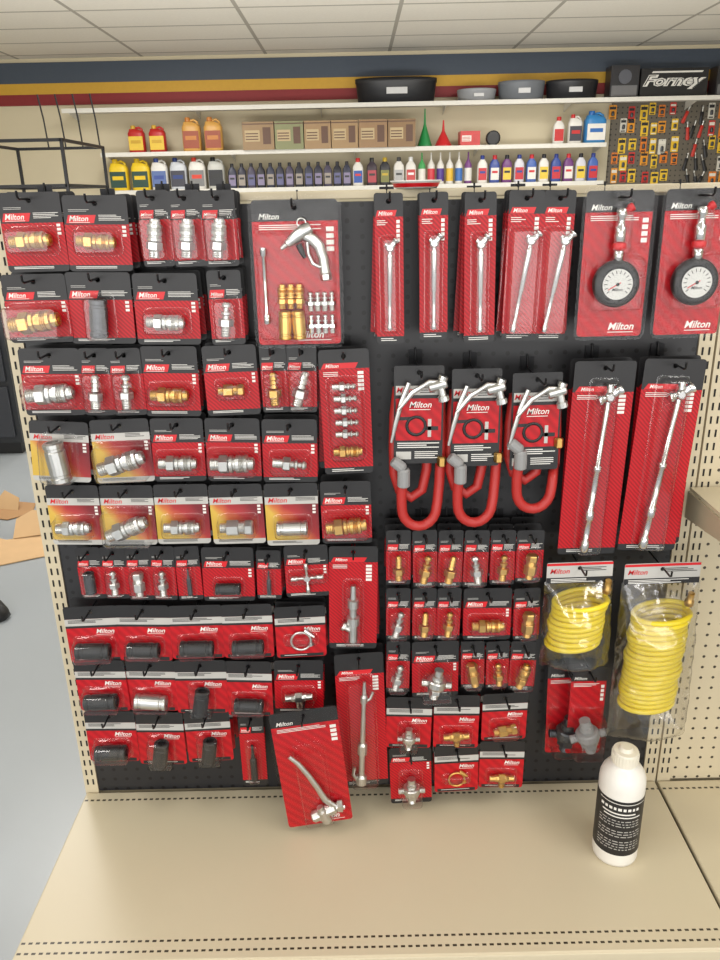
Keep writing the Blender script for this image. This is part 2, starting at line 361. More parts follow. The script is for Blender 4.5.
def hook(x,z,Y):
    L=round((-Y+.03)*200)/200
    if L not in _hk:
        b=MB(); b.tube([(0,0,0),(0,-L+.006,0),(0,-L+.001,.003),(0,-L,.012)],.0018,PEGH,6)
        b.tube([(0,-.004,0),(0,-.0035,.02),(0,-.0025,.024)],.0018,PEGH,6); b.box(-.012,.012,-.002,.0,-.005,.02,PEGH)
        _hk[L]=b.build('peg_hook')
    ob('peg_hook',_hk[L],None,(x,-.001,z+.0022),label='dark wire peg hook pushed into the black pegboard',cat='hook',group='peg hooks on the pegboard')
def geom(bx,Y):
    u0,v0,u1,v1=bx; uc,vc=(u0+u1)/2,(v0+v1)/2
    w=on_y(u1,vc,Y).x-on_y(u0,vc,Y).x; t=on_y(uc,v0,Y); bt=on_y(uc,v1,Y)
    return on_y(uc,vc,Y).x,t.z,w,t.z-bt.z
def package(bx,style,items,n=2,Y=-.078,tilt=0,yaw=None,name='carded_fitting',label='red and black carded air fitting in a clear blister',cat='packaged fitting',group='carded fittings on the pegboard',shell=None,dh=True):
    cx,zt,w,h=geom(bx,Y); me,cw,ch=card(style,w*.975,h*.985); bot=.012-ch
    its=[]; X=[];Z=[];D=0
    for it in items:
        kd,mt,fx,fz,ang,fl=it; im,r=item(kd,mt); a=math.radians(ang)
        L=fl*(abs(math.sin(a))*cw+abs(math.cos(a))*ch); ex=L/2*abs(math.sin(a))+r*L*abs(math.cos(a)); ez=L/2*abs(math.cos(a))+r*L*abs(math.sin(a))
        x=fx*cw; z=bot+fz*ch; its.append((kd,im,x,z,a,L,r*L)); X+=[x-ex,x+ex]; Z+=[z-ez,z+ez]; D=max(D,2*r*L+.004)
    m=.005
    bx0,bx1=max(min(X)-m,-cw/2+.004),min(max(X)+m,cw/2-.004); bz0,bz1=max(min(Z)-m,bot+.004),max(Z)+m
    D=max(D,.012); sp=max(.014,D+.003)
    hook(cx,zt-.012,Y-.01)
    for k in range(n+1):
        yy=Y+k*sp
        if yy>-.006: break
        jy=math.radians(random.uniform(-3,3) if yaw is None else yaw); jt=math.radians(tilt+random.uniform(-1.6,1.6)) if k==0 else math.radians(tilt+random.uniform(-2.5,2.5))
        root=ob(name,None,None,(cx,yy,zt-.012),(0,jt,jy if k==0 else 0),label=label,cat=cat,group=group)
        ob('backing_card',me,root)
        ob('blister_shell',blister(bx1-bx0,bz1-bz0,D,CLAM if style=='clam' else CLEAR),root,((bx0+bx1)/2,0,(bz0+bz1)/2),label='clear plastic blister')
        for kd,im,x,z,a,L,r in its:
            ob(ITN[kd],im,root,(x,-r-.002,z),(0,a,0),L)
        if style=='clam': ob('clamshell_sheet',clamsheet(cw,bot,.017),root,label='clear plastic clamshell sheet')
    return cx,zt,cw,ch
def P(bx,kind,mt,style='red',ang=90,fl=.68,fx=0,fz=.33,**k):
    mn={'brass':'brass','zinc_steel':'silver steel','chrome':'chrome','black_rubber':'black','dark_steel':'dark steel'}[mt.name]
    st={'red':'red and black','yellow':'yellow and red','low':'red, grey and black','tall':'tall red and black','clam':'red clamshell'}[style]
    nm=ITN[kind].replace('_',' ')
    k.setdefault('label',f'{st} hanging card with a {mn} {nm}'); k.setdefault('name','carded_'+ITN[kind])
    return package(bx,style,[(kind,mt,fx,fz,ang,fl)],**k)

# row 1-2
P((1,192,66,273),'coupler',BRASS,fl=.62,ang=88,fz=.4); P((66,195,131,273),'coupler',BRASS,ang=93,fl=.56,fz=.4)
for b_ in ((139,190,172,268),(170,190,203,268),(201,190,237,266)): P(b_,'coupler',STEEL,ang=8,fl=.48,fz=.38,n=3)
P((4,274,71,343),'coupler',BRASS,ang=84,fl=.70); P((68,272,135,346),'sleeve',DARKM,ang=4,fl=.5,fz=.38); P((135,273,200,347),'coupler',STEEL,ang=92,fl=.56); P((209,270,243,347),'plug',STEEL,ang=6,fl=.44,fz=.36)
# row 3
P((22,348,84,416),'coupler',STEEL,ang=86,fl=.72,fz=.36); P((83,348,112,415),'barb',STEEL,ang=5,fl=.48,fz=.38); P((111,348,143,415),'plug',STEEL,ang=5,fl=.48,fz=.38)
P((143,346,200,418),'coupler',BRASS,fl=.66); P((203,345,259,416),'hexes',BRASS,fl=.48,fz=.38)
P((260,345,288,412),'barb',BRASS,ang=0,fl=.48,fz=.38); P((287,345,318,413),'barb',STEEL,ang=15,fl=.48,fz=.38)
package((319,349,371,476),'tall',[('plug',STEEL,-.02,.72,90,.46),('plug',STEEL,0,.625,90,.46),('plug',STEEL,0,.53,90,.46),('plug',STEEL,.01,.435,90,.46),('plug',STEEL,0,.34,90,.46),('coupler',BRASS,0,.20,90,.58)],n=1,name='carded_fitting_set',label='tall red card with five steel plugs and brass coupler')
# row 4
P((33,421,92,483),'sleeve',STEEL,'yellow',-10,.58,fz=.38,tilt=4,n=1); P((93,419,152,483),'coupler',STEEL,'yellow',75,.64,fz=.36,tilt=1,n=1)
P((152,418,206,482),'coupler',STEEL,fl=.72); P((206,418,262,482),'coupler',STEEL,ang=88,fl=.76); P((263,419,318,482),'plug',STEEL,ang=95,fl=.56)
# row 5
P((48,485,103,545),'coupler',STEEL,'yellow',88,.62); P((102,485,156,545),'coupler',STEEL,'yellow',68,.58); P((156,484,210,545),'coupler',STEEL,'yellow',90,.66)
P((210,484,264,545),'hexes',STEEL,'yellow',90,.62); P((265,483,319,545),'sleeve',STEEL,'yellow',90,.58); P((320,481,372,544),'coupler',BRASS,'red',85,.72)
# row 6 left
for i,b_ in enumerate(((78,547,103,599),(102,547,128,600),(127,546,152,600),(151,546,177,600),(176,546,201,600),(257,550,282,600))):
    P(b_,('sleeve','plug','hexes','plug','knife','knife')[i],(DARKM,STEEL,STEEL,STEEL,DARKM,DARKM)[i],ang=0,fl=(.40,.44,.42,.44,.5,.5)[i],fz=.36,n=3)
P((202,547,256,601),'sleeve',RUB,fl=.48,fz=.28,n=3); P((284,545,329,598),'cross',STEEL,ang=88,fl=.72,fz=.4)
P((330,546,379,650),'inflator',STEEL,'tall',0,.56,fz=.38,n=2)
# rows 7-9 left
for i,b_ in enumerate(((67,606,120,661),(118,605,172,660),(171,605,224,658),(223,604,273,657),(76,660,128,711),(127,660,178,711),(176,660,228,712),(226,661,274,717),(87,711,138,762),(137,712,186,764),(185,711,232,761))):
    P(b_,'sleeve',RUB if i not in(5,) else STEEL,'low',90+random.uniform(-4,4) if i not in (6,9,10) else 10,(.60 if i not in(6,9,10) else .44),fz=.27,n=3,label='red, grey and black card with short black threaded sleeve' if i!=5 else 'red, grey and black card with short steel sleeve')
P((275,606,326,658),'clamp',STEEL,'low',90,.55,fz=.35); P((275,660,324,712),'tee',STEEL,'red',85,.5,fz=.36)
P((240,714,266,786),'knife',RUB,'red',0,.5,fz=.36,n=1)
P((336,653,384,786),'rodset',STEEL,'tall',4,.76,fz=.44,n=1)
package((272,710,340,826),'clam',[('levergun',STEEL,.0,.38,-8,.58)],n=0,Y=-.13,tilt=-6,yaw=4,name='lever_air_chuck_clamshell',label='tilted red clamshell with silver lever air chuck')
# right lower block
for i,b_ in enumerate(((386,530,411,586),(412,530,437,588),(438,530,463,588),(464,530,489,587),(490,530,515,586),(516,530,543,583),(386,588,411,640),(412,588,437,640),(437,588,461,640),(513,588,539,640),(386,641,411,692),(460,641,484,689),(485,641,509,689),(510,641,536,691))):
    P(b_,('barb','plug','barb','plug','plug','hexes','plug','barb','plug','hexes','plug','hexes','plug','coupler')[i],(BRASS,BRASS,BRASS,STEEL,BRASS,BRASS,STEEL,BRASS,BRASS,BRASS,STEEL,BRASS,BRASS,BRASS)[i],ang=random.uniform(-14,14),fl=.44,fz=.36,n=3)
P((462,588,512,641),'coupler',BRASS,fl=.66,fz=.34); P((411,641,459,696),'cap',STEEL,ang=10,fl=.46,fz=.34,n=1)
P((387,697,432,748),'cap',STEEL,'low',0,.40,fz=.27); P((434,695,479,748),'tee',BRASS,'low',85,.5,fz=.28); P((481,693,528,740),'hexes',BRASS,'low',80,.42,fz=.28)
P((389,747,431,803),'cap',STEEL,'red',0,.42,fz=.34); P((434,745,478,791),'clamp',BRASS,'low',90,.5,fz=.3); P((479,741,524,788),'tee',BRASS,'low',90,.55,fz=.28)
# stick gauges
for i,b_ in enumerate(((375,193,403,346),(419,192,447,343),(463,192,494,343),(506,190,541,343),(540,190,572,343))):
    P(b_,'stem',CHROME,'tall',(1,0,0,8,9)[i],(.6,.64,.64,.66,.66)[i],fz=.40,n=2,tilt=(0,0,0,.5,1)[i])
# long dual foot cards
P((567,361,628,555),'dualfoot',CHROME,'tall',3,.86,fz=.46,n=1,tilt=0,Y=-.085); P((634,359,695,553),'dualfoot',CHROME,'tall',4.5,.86,fz=.46,n=1,tilt=1,Y=-.088)
for bx_,yy_,an_ in (((545,664,582,752),-.03,6),((568,667,604,754),-.066,-14)):
    package(bx_,'clam',[('cap',DARKM if yy_>-.05 else GREYP,.0,.30,an_,.36)],n=0,Y=yy_,tilt=0,yaw=0,name='air_chuck_clamshell',label='clear clamshell with red card and dull grey chuck',group='overlapping chuck clamshells')

# dial gauges
def dial(bx,Y=-.09):
    cx,zt,w,h=geom(bx,Y); w-=.01
    me,cw,ch=card('clam',w,h-.01); bot=.012-ch
    root=ob('dial_gauge_clamshell',None,None,(cx,Y,zt-.017),(0,math.radians(random.uniform(-1,1)),0),label='red clamshell holding a round black-rimmed tire pressure gauge',cat='packaged gauge',group='dial gauges on the pegboard')
    hook(cx,zt-.017,Y-.02)
    ob('backing_card',me,root)
    ob('clamshell_sheet',clamsheet(cw,bot,.018,-.003),root,label='clear plastic clamshell sheet')
    zc=bot+ch*.38; y0=-.004
    g=ob('tire_gauge',None,root,(0,y0,zc),(0,0,0),.95)
    b=MB(); b.lathe([(.030,0),(.037,.002),(.0385,.008),(.0385,.016),(.036,.021),(.031,.023),(.0255,.0225),(.0245,.021)],RUB,R(90,'X'),32)
    ob('gauge_case',b.build('gauge_case'),g,label='black rubber gauge case')
    b=MB(); b.add([(x,-.0225,z) for x,z in circ(0,0,.0252,28)],[tuple(range(28))],DIAL)
    for a in range(-130,131,20):
        M=R(a,'Y'); b.quad(-.0006,.0006,.017,.0225,-.0229,BLK,M)
    b.quad(-.0008,.0008,-.006,.018,-.0232,LRED,R(-120,'Y')); b.text('Milton',.018,BLK,0,-.0229,-.011,center=True)
    b.add([(x,-.0234,z) for x,z in circ(0,0,.003,10)],[tuple(range(10))],BLK)
    ob('dial_face',b.build('dial_face'),g,label='white dial with black tick marks')
    b=MB(); b.lathe([(.006,.036),(.0085,.037),(.0085,.052),(.006,.054),(.006,.066),(.009,.068),(.009,.09),(.006,.092),(.006,.105),(.0085,.107),(.0085,.118),(.004,.12)],CHROME,T(0,-.012,0),14)
    ob('gauge_stem',b.build('gauge_stem'),g,label='chrome stem')
    b=MB(); b.lathe([(.009,.055),(.0115,.057),(.0115,.064),(.009,.066)],LRED,T(0,-.012,0),14)
    ob('grip_ring',b.build('grip_ring'),g,label='red ring')
    b=MB(); b.lathe([(.004,0),(.004,.012),(.007,.013),(.007,.02)],LRED,T(0,-.012,.112)@R(60,'Y'),12)
    ob('valve_cap',b.build('valve_cap'),g,label='red cap')
    ob('blister_shell',blister(.084,.084,.03,CLAM),root,(0,-.001,zc)); ob('blister_shell',blister(.034,.085,.026,CLAM),root,(0,-.001,zc+.086))
dial((578,187,651,340)); dial((656,185,729,336))

# kit clamshell
def kit(bx,Y=-.085):
    cx,zt,w,h=geom(bx,Y); w-=.01; me,cw,ch=card('clam',w,h-.01); bot=.012-ch
    root=ob('air_tool_kit_clamshell',None,None,(cx,Y,zt-.017),label='large red clamshell kit with blow gun and fittings',cat='packaged tool kit')
    hook(cx,zt-.017,Y-.02); ob('backing_card',me,root)
    ob('clamshell_sheet',clamsheet(cw,bot,.018,-.003),root)
    def it(kd,mt,fx,fz,ang,L):
        im,r=item(kd,mt); ob(ITN[kd],im,root,(fx*cw,-r*L-.004,bot+fz*ch),(0,math.radians(ang),0),L)
    b=MB(); b.lathe([(.003,-.06),(.0055,-.058),(.0055,-.046),(.003,-.044),(.003,.046),(.0055,.048),(.0055,.06)],CHROME,T(-cw*.38,-.009,bot+ch*.42),10); ob('extension_nozzle',b.build('extension_nozzle'),root)
    g=ob('blow_gun',None,root,(.012,-.013,bot+ch*.665),(0,math.radians(-4),0),.98)
    b=MB(); b.tube([(-.020,0,.014),(-.008,0,.022),(.006,0,.030),(.016,0,.034)],[.0075,.010,.011,.009],STEEL,14)
    b.tube([(.004,0,.024),(.016,0,.016),(.026,0,.004),(.031,0,-.014),(.032,0,-.040)],[.0095,.0095,.009,.0085,.009],STEEL,12,flat=.8)
    b.tube([(.008,-.003,.012),(.008,-.003,-.006),(.013,-.003,-.022),(.024,-.003,-.028),(.031,-.003,-.026)],.0028,STEEL,8)
    b.lathe([(.0065,0),(.0065,.006),(.004,.008),(.003,.018),(.0025,.019)],STEEL,T(-.019,0,.015)@R(-122,'Y'),12,False)
    b.lathe([(.008,0),(.0095,.002),(.0095,.010),(.008,.012)],STEEL,T(.032,0,-.038)@R(178,'Y'),6,False)
    b.tube([(.002+.007*math.cos(a*.524),0,.042+.007*math.sin(a*.524)) for a in range(12)],.0014,STEEL,6,None,True); ob('gun_body',b.build('gun_body'),g)
    b=MB(); b.tube([(-.006,-.004,.010),(-.002,-.004,-.002),(.002,-.004,-.012)],[.005,.0045,.003],RUB,8,flat=.7); ob('trigger',b.build('trigger'),g,label='black trigger')
    for i in range(3): it('coupler',BRASS,-.18+.1*i,.35,2,.038)
    it('sleeve',BRASS,-.16,.15,2,.046); it('sleeve',BRASS,.0,.15,-2,.046)
    for i in range(4):
        it('plug',STEEL,.15+.085*i,.31,0,.030); it('plug',CHROME,.15+.085*i,.15,0,.030)
    ob('blister_shell',blister(cw*.92,ch*.74,.03,CLAM),root,(0,-.001,bot+ch*.42))
kit((252,196,342,346))

# hose whips
def whip(bx,tl,drop,Y):
    cx,zt,w,h=geom(bx,Y)
    root=ob('hose_whip_inflator',None,None,(cx,Y,zt-.012),(0,math.radians(tl),0),label='red rubber hose whip with chrome inflator on a card',cat='air hose',group='hose whips on the pegboard')
    hook(cx,zt-.012,Y-.03)
    d=drop; _hw={}
    b=MB(); cw=.084; ch=.172; b.plate(rr(-cw/2,.012-ch,cw/2,.012,.004),[circ(0,0,.0042)],-.0012,0,BLK)
    b.quad(-cw/2+.003,cw/2-.003,-.038,-.022,-.0016,GRYP); b.text('Milton',.034,LRED,-.038,-.0018,-.034,maxh=.011); bars(b,.002,.037,-.025,-.0018,BLK,.0014,3,.004)
    b.quad(-cw/2+.003,cw/2-.003,-.118,-.044,-.0016,RED2); b.text('Milton',.038,WHT,-.016,-.0018,-.060,maxh=.011); b.quad(-.016,.020,-.064,-.0628,-.0018,WHT)
    b.tube([(.016*math.cos(a*.4)-.004,-.0022,-.092+.016*math.sin(a*.4)) for a in range(16)],.003,BLK,6,closed=True,flat=.2); b.quad(-.034,-.010,-.082,-.076,-.0018,BLK); b.quad(.01,.034,-.1,-.093,-.0018,BLK); b.quad(.016,.022,-.112,-.08,-.0018,GRYP)
    bars(b,-.036,.036,-.122,-.0018,WHT,.0016,3,.0038); b.quad(-.038,-.012,-.152,-.138,-.0018,GRYP); bars(b,-.006,.034,-.138,-.0018,WHT,.0014,4,.0036)
    _hw['backing_card']=b.build('backing_card')
    b=MB(); pts=[(.030,.014,-.02),(.038,.014,-.05),(.041,.013,-.1),(.041,.012,-.16),(.040,.01,-.2+d),(.037,.005,-.235+d)]
    for i in range(0,11):
        a=math.pi*i/10; pts.append((.004+.031*math.cos(a),0.002-.004*i/10,-.245+d-.036*math.sin(a)))
    pts+=[(-.028,-.004,-.22+d),(-.026,-.006,-.19+d)]
    b.tube(pts,.009,REDH,12)
    b.tube([(-.034,.018,-.03),(-.040,.018,-.08),(-.041,.016,-.14),(-.040,.014,-.185+d),(-.030,.014,-.218+d),(-.01,.016,-.232+d),(.010,.018,-.218+d),(.018,.022,-.18+d),(.018,.024,-.1)],.009,REDH,12)
    _hw['hose']=b.build('hose')
    b=MB(); b.lathe([(.009,-.018),(.011,-.016),(.011,.012),(.009,.016)],GREYP,T(-.025,-.010,-.182+d),14,False); b.lathe([(.008,0),(.010,.004),(.010,.022),(.008,.025)],GREYP,T(-.025,-.010,-.167+d)@R(-50,'Y'),14,False)
    _hw['elbow_fitting']=b.build('elbow_fitting')
    b=MB(); b.tube([(-.047,-.012,-.118),(-.040,-.014,-.085),(-.030,-.016,-.045),(-.018,-.015,-.014)],[.0022,.0042,.0046,.004],STEEL,8,flat=.5); b.tube([(-.036,-.018,-.060),(-.012,-.018,-.030),(.016,-.016,-.012),(.034,-.014,-.014)],[.003,.0042,.0045,.004],STEEL,8,flat=.6)
    _hw['inflator_lever']=b.build('inflator_lever')
    b=MB(); M=T(.034,-.014,-.018); b.lathe([(.006,-.020),(.0085,-.018),(.0085,.010),(.006,.012)],STEEL,M@R(75,'Y'),12,False); b.lathe([(.0065,0),(.0065,.018),(.0095,.020),(.0095,.028)],STEEL,M@R(165,'Y'),12,False); b.lathe([(.006,0),(.006,.008),(.0085,.010),(.0085,.016)],STEEL,M@R(20,'Y'),12,False)
    _hw['air_chuck']=b.build('air_chuck')
    b=MB(); b.lathe([(.006,0),(.008,.002),(.008,.016),(.006,.018)],BRASS,T(.041,-.004,-.165+d),6,False); _hw['brass_ferrule']=b.build('brass_ferrule')
    for k,me in _hw.items(): ob(k,me,root,(0,-.004 if k!='hose' else .0,0),label={'hose':'red rubber hose','elbow_fitting':'grey elbow fitting','air_chuck':'steel air chuck','inflator_lever':'chrome lever','brass_ferrule':'brass ferrule'}.get(k))
whip((390,365,447,530),.5,0,-.085); whip((447,368,502,520),0,.012,-.085); whip((506,372,561,508),-.5,.045,-.085)

# yellow coil hoses in bags
def coil(bx,turns,rx,tube,cz,ch,Y,lab,lean=0):
    cx,zt,w,h=geom(bx,Y)
    root=ob('coiled_air_hose_bag',None,None,(cx,Y,zt-.012),(0,math.radians(-1),0),label=lab,cat='packaged hose')
    hook(cx,zt-.012,Y-.01)
    b=MB(); hw=w*.46; b.plate(rr(-hw,-.03,hw,.012,.003),[circ(0,0,.0042)],-.0012,0,GRYP)
    b.text('Milton',w*.30,LRED,-hw+.006,-.0016,-.010,maxh=.010); b.quad(-hw,hw,-.03,-.018,-.0015,BLK); bars(b,-hw+.008,hw-.02,-.0205,-.0017,WHT,.0014,3,.003); bars(b,.004,hw-.006,.002,-.0017,BLK,.0012,3,.003); b.quad(-hw,hw,.006,.011,-.0015,LRED)
    ob('header_card',b.build('header_card'),root,label='white header card with red logo')
    N=int(turns*24); pts=[]
    for i in range(N+1):
        a=2*math.pi*i/24; f=i/N
        rr_=rx*(1+.03*math.sin(a*.27)); pts.append((rr_*math.cos(a)+lean*(f-.5)+.0015*math.sin(a*.19),rr_*.8*math.sin(a),cz+ch/2-ch*f+rx*.14*math.cos(a+.4)))
    b=MB(); b.tube(pts,tube,YEL,8); ob('coil_hose',b.build('coil_hose'),root,label='bright yellow spiral hose')
    b=MB(); im=[(.006,0),(.0085,.002),(.0085,.012),(.006,.014),(.006,.03)]; e=pts[0]; b.lathe(im,BRASS,T(e[0],e[1],e[2]+.002)@R(15,'X'),10); ob('brass_end_fitting',b.build('brass_end_fitting'),root,label='brass end fitting')
    b=MB(); nu,nv=26,44
    for sgn in (-1,1):
        V=[]
        for j in range(nv+1):
            v=j/nv; z=-.026-(h-.04)*v; dep=(rx*.8+.018)*min(1,(v*3.2))**.8*min(1,(1-v)*9+.1)**.5
            for i in range(nu+1):
                u=i/nu; x=(u-.5)*w*(.96+.06*v); y=sgn*dep*max(0,math.sin(math.pi*u))**.55
                nz=(noise.noise(Vector((x*45,z*38,sgn*3+cx*9)))*.006+noise.noise(Vector((x*120,z*60,sgn*5+cx*9)))*.004)*min(1,v*5)
                V.append((x,y+nz,z))
        Fc=[(j*(nu+1)+i,(j+1)*(nu+1)+i,(j+1)*(nu+1)+i+1,j*(nu+1)+i+1) for j in range(nv) for i in range(nu)]
        if sgn>0: Fc=[f[::-1] for f in Fc]
        b.add(V,Fc,BAG,None,True)
    ob('plastic_bag',b.build('plastic_bag'),root,label='clear crinkled plastic bag')
coil((541,562,611,664),9.3,.047,.0052,-.110,.098,-.095,'short yellow coiled air hose in clear header bag',-.01)
coil((613,563,692,734),19.3,.049,.0054,-.188,.205,-.10,'long yellow coiled air hose in clear header bag',-.012)

# ---------------- gondola
XC=.009; W=.61
def box_ob(name,x0,x1,y0,y1,z0,z1,m,parent=None,bev=0,**k):
    b=MB(); b.box(x0,x1,y0,y1,z0,z1,m); me=b.build(name); o=ob(name,me,parent,**k)
    if bev:
        md=o.modifiers.new('b','BEVEL'); md.width=bev; md.segments=2
    return o
def gondola(xa,xb,peg,lab,ups,topz=1.44):
    root=ob('gondola_shelf_unit',None,None,((xa+xb)/2,0,0),label=lab,cat='display rack')
    OFF=-(xa+xb)/2
    def ch(o): o.location.x=OFF; return o
    ch(box_ob('pegboard_panel',ups[0]+.013,ups[1]-.013,.0,.006,DZ-.0,topz,peg,root,label='perforated panel'))
    for x in ups:
        b=MB(); b.box(x-.014,x+.014,-.004,.03,0,topz+.004,BEIGE)
        z=DZ+.02
        while z<topz-.02:
            for s_ in (-.006,.006): b.box(x+s_-.0017,x+s_+.0017,-.0046,-.0035,z,z+.014,SLOT)
            z+=.0254
        ch(ob('upright_post',b.build('upright_post'),root,label='beige slotted steel upright'))
    ch(box_ob('top_rail',xa,xb,-.006,.034,topz+.004,topz+.018,BEIGE,root,.002,label='beige steel top rail'))
    b=MB(); y0=-.41; b.box(xa+.002,xb-.002,y0,-.006,DZ-.012,DZ,DECK); b.box(xa+.002,xb-.002,y0-.002,y0+.01,DZ-.045,DZ-.001,BEIGE)
    o=ch(ob('base_deck',b.build('base_deck'),root,label='cream steel base deck with punched holes')); md=o.modifiers.new('b','BEVEL'); md.width=.003; md.segments=2; md.limit_method='ANGLE'
    ch(box_ob('kick_plate',xa+.02,xb-.02,-.39,-.01,0,DZ-.02,BEIGE_D,root))
    ch(box_ob('back_panel',xa+.01,xb-.01,.01,.028,.05,topz,BEIGE_D,root))
gondola(XC-W-.012,XC+W+.012,PEGB,'beige shelving unit with black pegboard and cream base deck',(XC-W+.002,XC+W-.002))
gondola(XC+W+.014,XC+3*W,PEGW,'beige shelving unit with perforated panel and base deck',(XC+W+.030,XC+3*W-.014),topz=1.44)
p=on_y(690,487,-.01); sx=p.x
sh=ob('wall_shelf_board',None,None,(sx,-.01,p.z),label='beige steel shelf mounted on the perforated panel',cat='shelf')
b=MB(); b.box(0,2*W-.08,-.30,-.002,-.006,0,BEIGE); b.box(0,2*W-.08,-.302,-.29,-.032,0,BEIGE); ob('shelf_board',b.build('shelf_board'),sh)
b=MB(); b.plate([( -.296,-.007),(-.296,-.028),(-.002,-.06),(-.002,-.007)],[],-.004,0,BEIGE_D,Matrix(((0,1,0,0),(1,0,0,0),(0,0,1,0),(0,0,0,1)))); ob('shelf_bracket',b.build('shelf_bracket'),sh)

# small tray on the top rail
p=on_y(416,187,.014); b=MB(); b.lathe([(.030,0),(.036,.002),(.040,.010),(.043,.011),(.043,.013),(.038,.013),(.035,.006)],WHT,None,24); b.lathe([(.0365,.0025),(.0395,.0085)],LRED,None,24)
ob('shallow_dish',b.build('shallow_dish'),None,(p.x,.014,1.458),label='small white and red dish on the top rail',cat='dish')

# bottle on deck
p=on_z(614,851,DZ); 
root=ob('plastic_bottle',None,None,(p.x,p.y,DZ+.0005),(0,0,math.radians(-14)),label='white plastic bottle with black label on the deck',cat='bottle')
WPL=pm('white_plastic',(228,225,218),.35,0,.02); 
b=MB(); b.lathe([(.036,0),(.041,.002),(.0422,.008),(.0422,.03),(.0422,.10),(.0422,.174),(.0415,.185),(.038,.196),(.032,.205),(.026,.210),(.0235,.214),(.0235,.220)],WPL,None,40); ob('bottle_body',b.build('bottle_body'),root)
b=MB(); CAPM=pm('white_cap',(224,218,202),.35); b.lathe([(.0235,.215),(.0245,.217),(.0235,.238),(.0225,.241),(.014,.242),(.011,.247),(.010,.248)],CAPM,None,28,False)
for i in range(28): b.box(.0236,.0248,-.0006,.0006,.218,.236,CAPM,R(360/28*i,'Z'))
ob('bottle_cap',b.build('bottle_cap'),root,label='off-white flat cap')
b=MB()
def curved(a0,a1,z0,z1,m,r=.0430):
    n=max(1,int((a1-a0)/8)); V=[]
    for z in (z0,z1):
        for i in range(n+1):
            a=math.radians(-90+a0+(a1-a0)*i/n); V.append((r*math.cos(a),r*math.sin(a),z))
    b.add(V,[(i,i+1,n+2+i,n+1+i) for i in range(n)],m,None,True)
curved(-105,105,.030,.156,BLK,.0426)
curved(-62,62,.149,.1505,WHT)
random.seed(8)
a=-56
for l in (9,7,8,6,9,7,8,6,7):
    curved(a,a+l,.135,.141,WHT); a+=l+4
curved(-50,35,.126,.129,WHT); curved(-45,50,.119,.1215,WHT)
for i in range(12):
    z=.110-i*.0060; a=-58
    if i in(3,7): continue
    while a<50:
        l=random.uniform(4,14); curved(a,min(a+l,56),z,z+.0018,GRYP); a+=l+3.5
ob('bottle_label',b.build('bottle_label'),root,label='black label with white printing')

# ---------------- room
YW=7.3; ZC=CAM.z+ .1527*(YW-CAM.y) 
def struct(name,x0,x1,y0,y1,z0,z1,m): return box_ob(name,x0,x1,y0,y1,z0,z1,m,kind='structure')
FL=pm('grey_floor',(158,164,169),.3,0,.06,1.5)
m,nt,b=newmat('ceiling_tiles'); o,tc=xyz(nt)
xo=on_z(402,0,ZC).x; yo=on_z(360,22,ZC).y
ax=mth(nt,'ABSOLUTE',cell(nt,o[0],1.22,(.5-xo/1.22)%1)); ay=mth(nt,'ABSOLUTE',cell(nt,o[1],.61,(.5-yo/.61)%1))
g=mth(nt,'MAXIMUM',mth(nt,'LESS_THAN',ax,.016),mth(nt,'LESS_THAN',ay,.016))
nz=nt.nodes.new('ShaderNodeTexNoise'); nz.inputs['Scale'].default_value=60; nt.links.new(tc.outputs['Object'],nz.inputs['Vector'])
base=mixc(nt,nz.outputs['Fac'],srgb((220,214,202)),srgb((232,226,214)))
nt.links.new(mixc(nt,g,base,srgb((168,162,150))),b.inputs['Base Color']); b.inputs['Roughness'].default_value=.9; CEIL=m
WALL=pm('beige_wall_paint',(206,195,167),.7,0,.03,2)
struct('floor',-5,5,-4,YW,-.1,0,FL); struct('ceiling',-5,5,-4,YW,ZC,ZC+.1,CEIL)
struct('wall_back',-5,5,YW,YW+.1,0,ZC,WALL); struct('wall_left',-5.1,-5,-4,YW,0,ZC,WALL); struct('wall_right',5,5.1,-4,YW,0,ZC,WALL)
def zw(v,Y=YW): return on_y(360,v,Y).z
struct('trim_1',-5,5,YW-.012,YW,zw(77),zw(56),pm('navy_band',(66,76,90),.6)); struct('trim_2',-5,5,YW-.014,YW,zw(88),zw(77),pm('mustard_band',(200,156,50),.6)); struct('trim_3',-5,5,YW-.016,YW,zw(99),zw(88),pm('maroon_band',(130,32,36),.6))

# back shelves
YS=YW-.38; zs=[zw(186,YS),zw(148,YS),zw(103,YS)]
SHW=pm('white_shelf',(216,213,204),.5)
xl=on_y(100,150,YS).x; xr=on_y(606,150,YS).x; xr2=4.95; xl0=on_y(60,100,YS).x
SW=Matrix(((0,1,0,0),(1,0,0,0),(0,0,1,0),(0,0,0,1)))
for i,(z,a,c) in enumerate(((zs[0],xl,xr),(zs[1],xl,xr),(zs[2],xl0,xr2))):
    s_=ob('long_wall_shelf',None,None,((a+c)/2,YS,z),label='long white metal shelf fixed along the wall',cat='shelf',group='wall shelves')
    b=MB(); hl=(c-a)/2; b.box(-hl,hl,0,YW-.02-YS,-.012,0,SHW); b.box(-hl,hl,-.004,.008,-.035,.004,SHW); ob('shelf_board',b.build('shelf_board'),s_)
    b=MB(); b.plate([(.02,-.014),(.02,-.03),(YW-.02-YS,-.09),(YW-.02-YS,-.014)],[],-.002,.002,SHW,SW); bme=b.build('shelf_bracket')
    x=-hl+.05
    while x<hl: ob('shelf_bracket',bme,s_,(x,0,0)); x+=1.22
def hexm(c): return pm('plastic_%d_%d_%d'%c,c,.4)
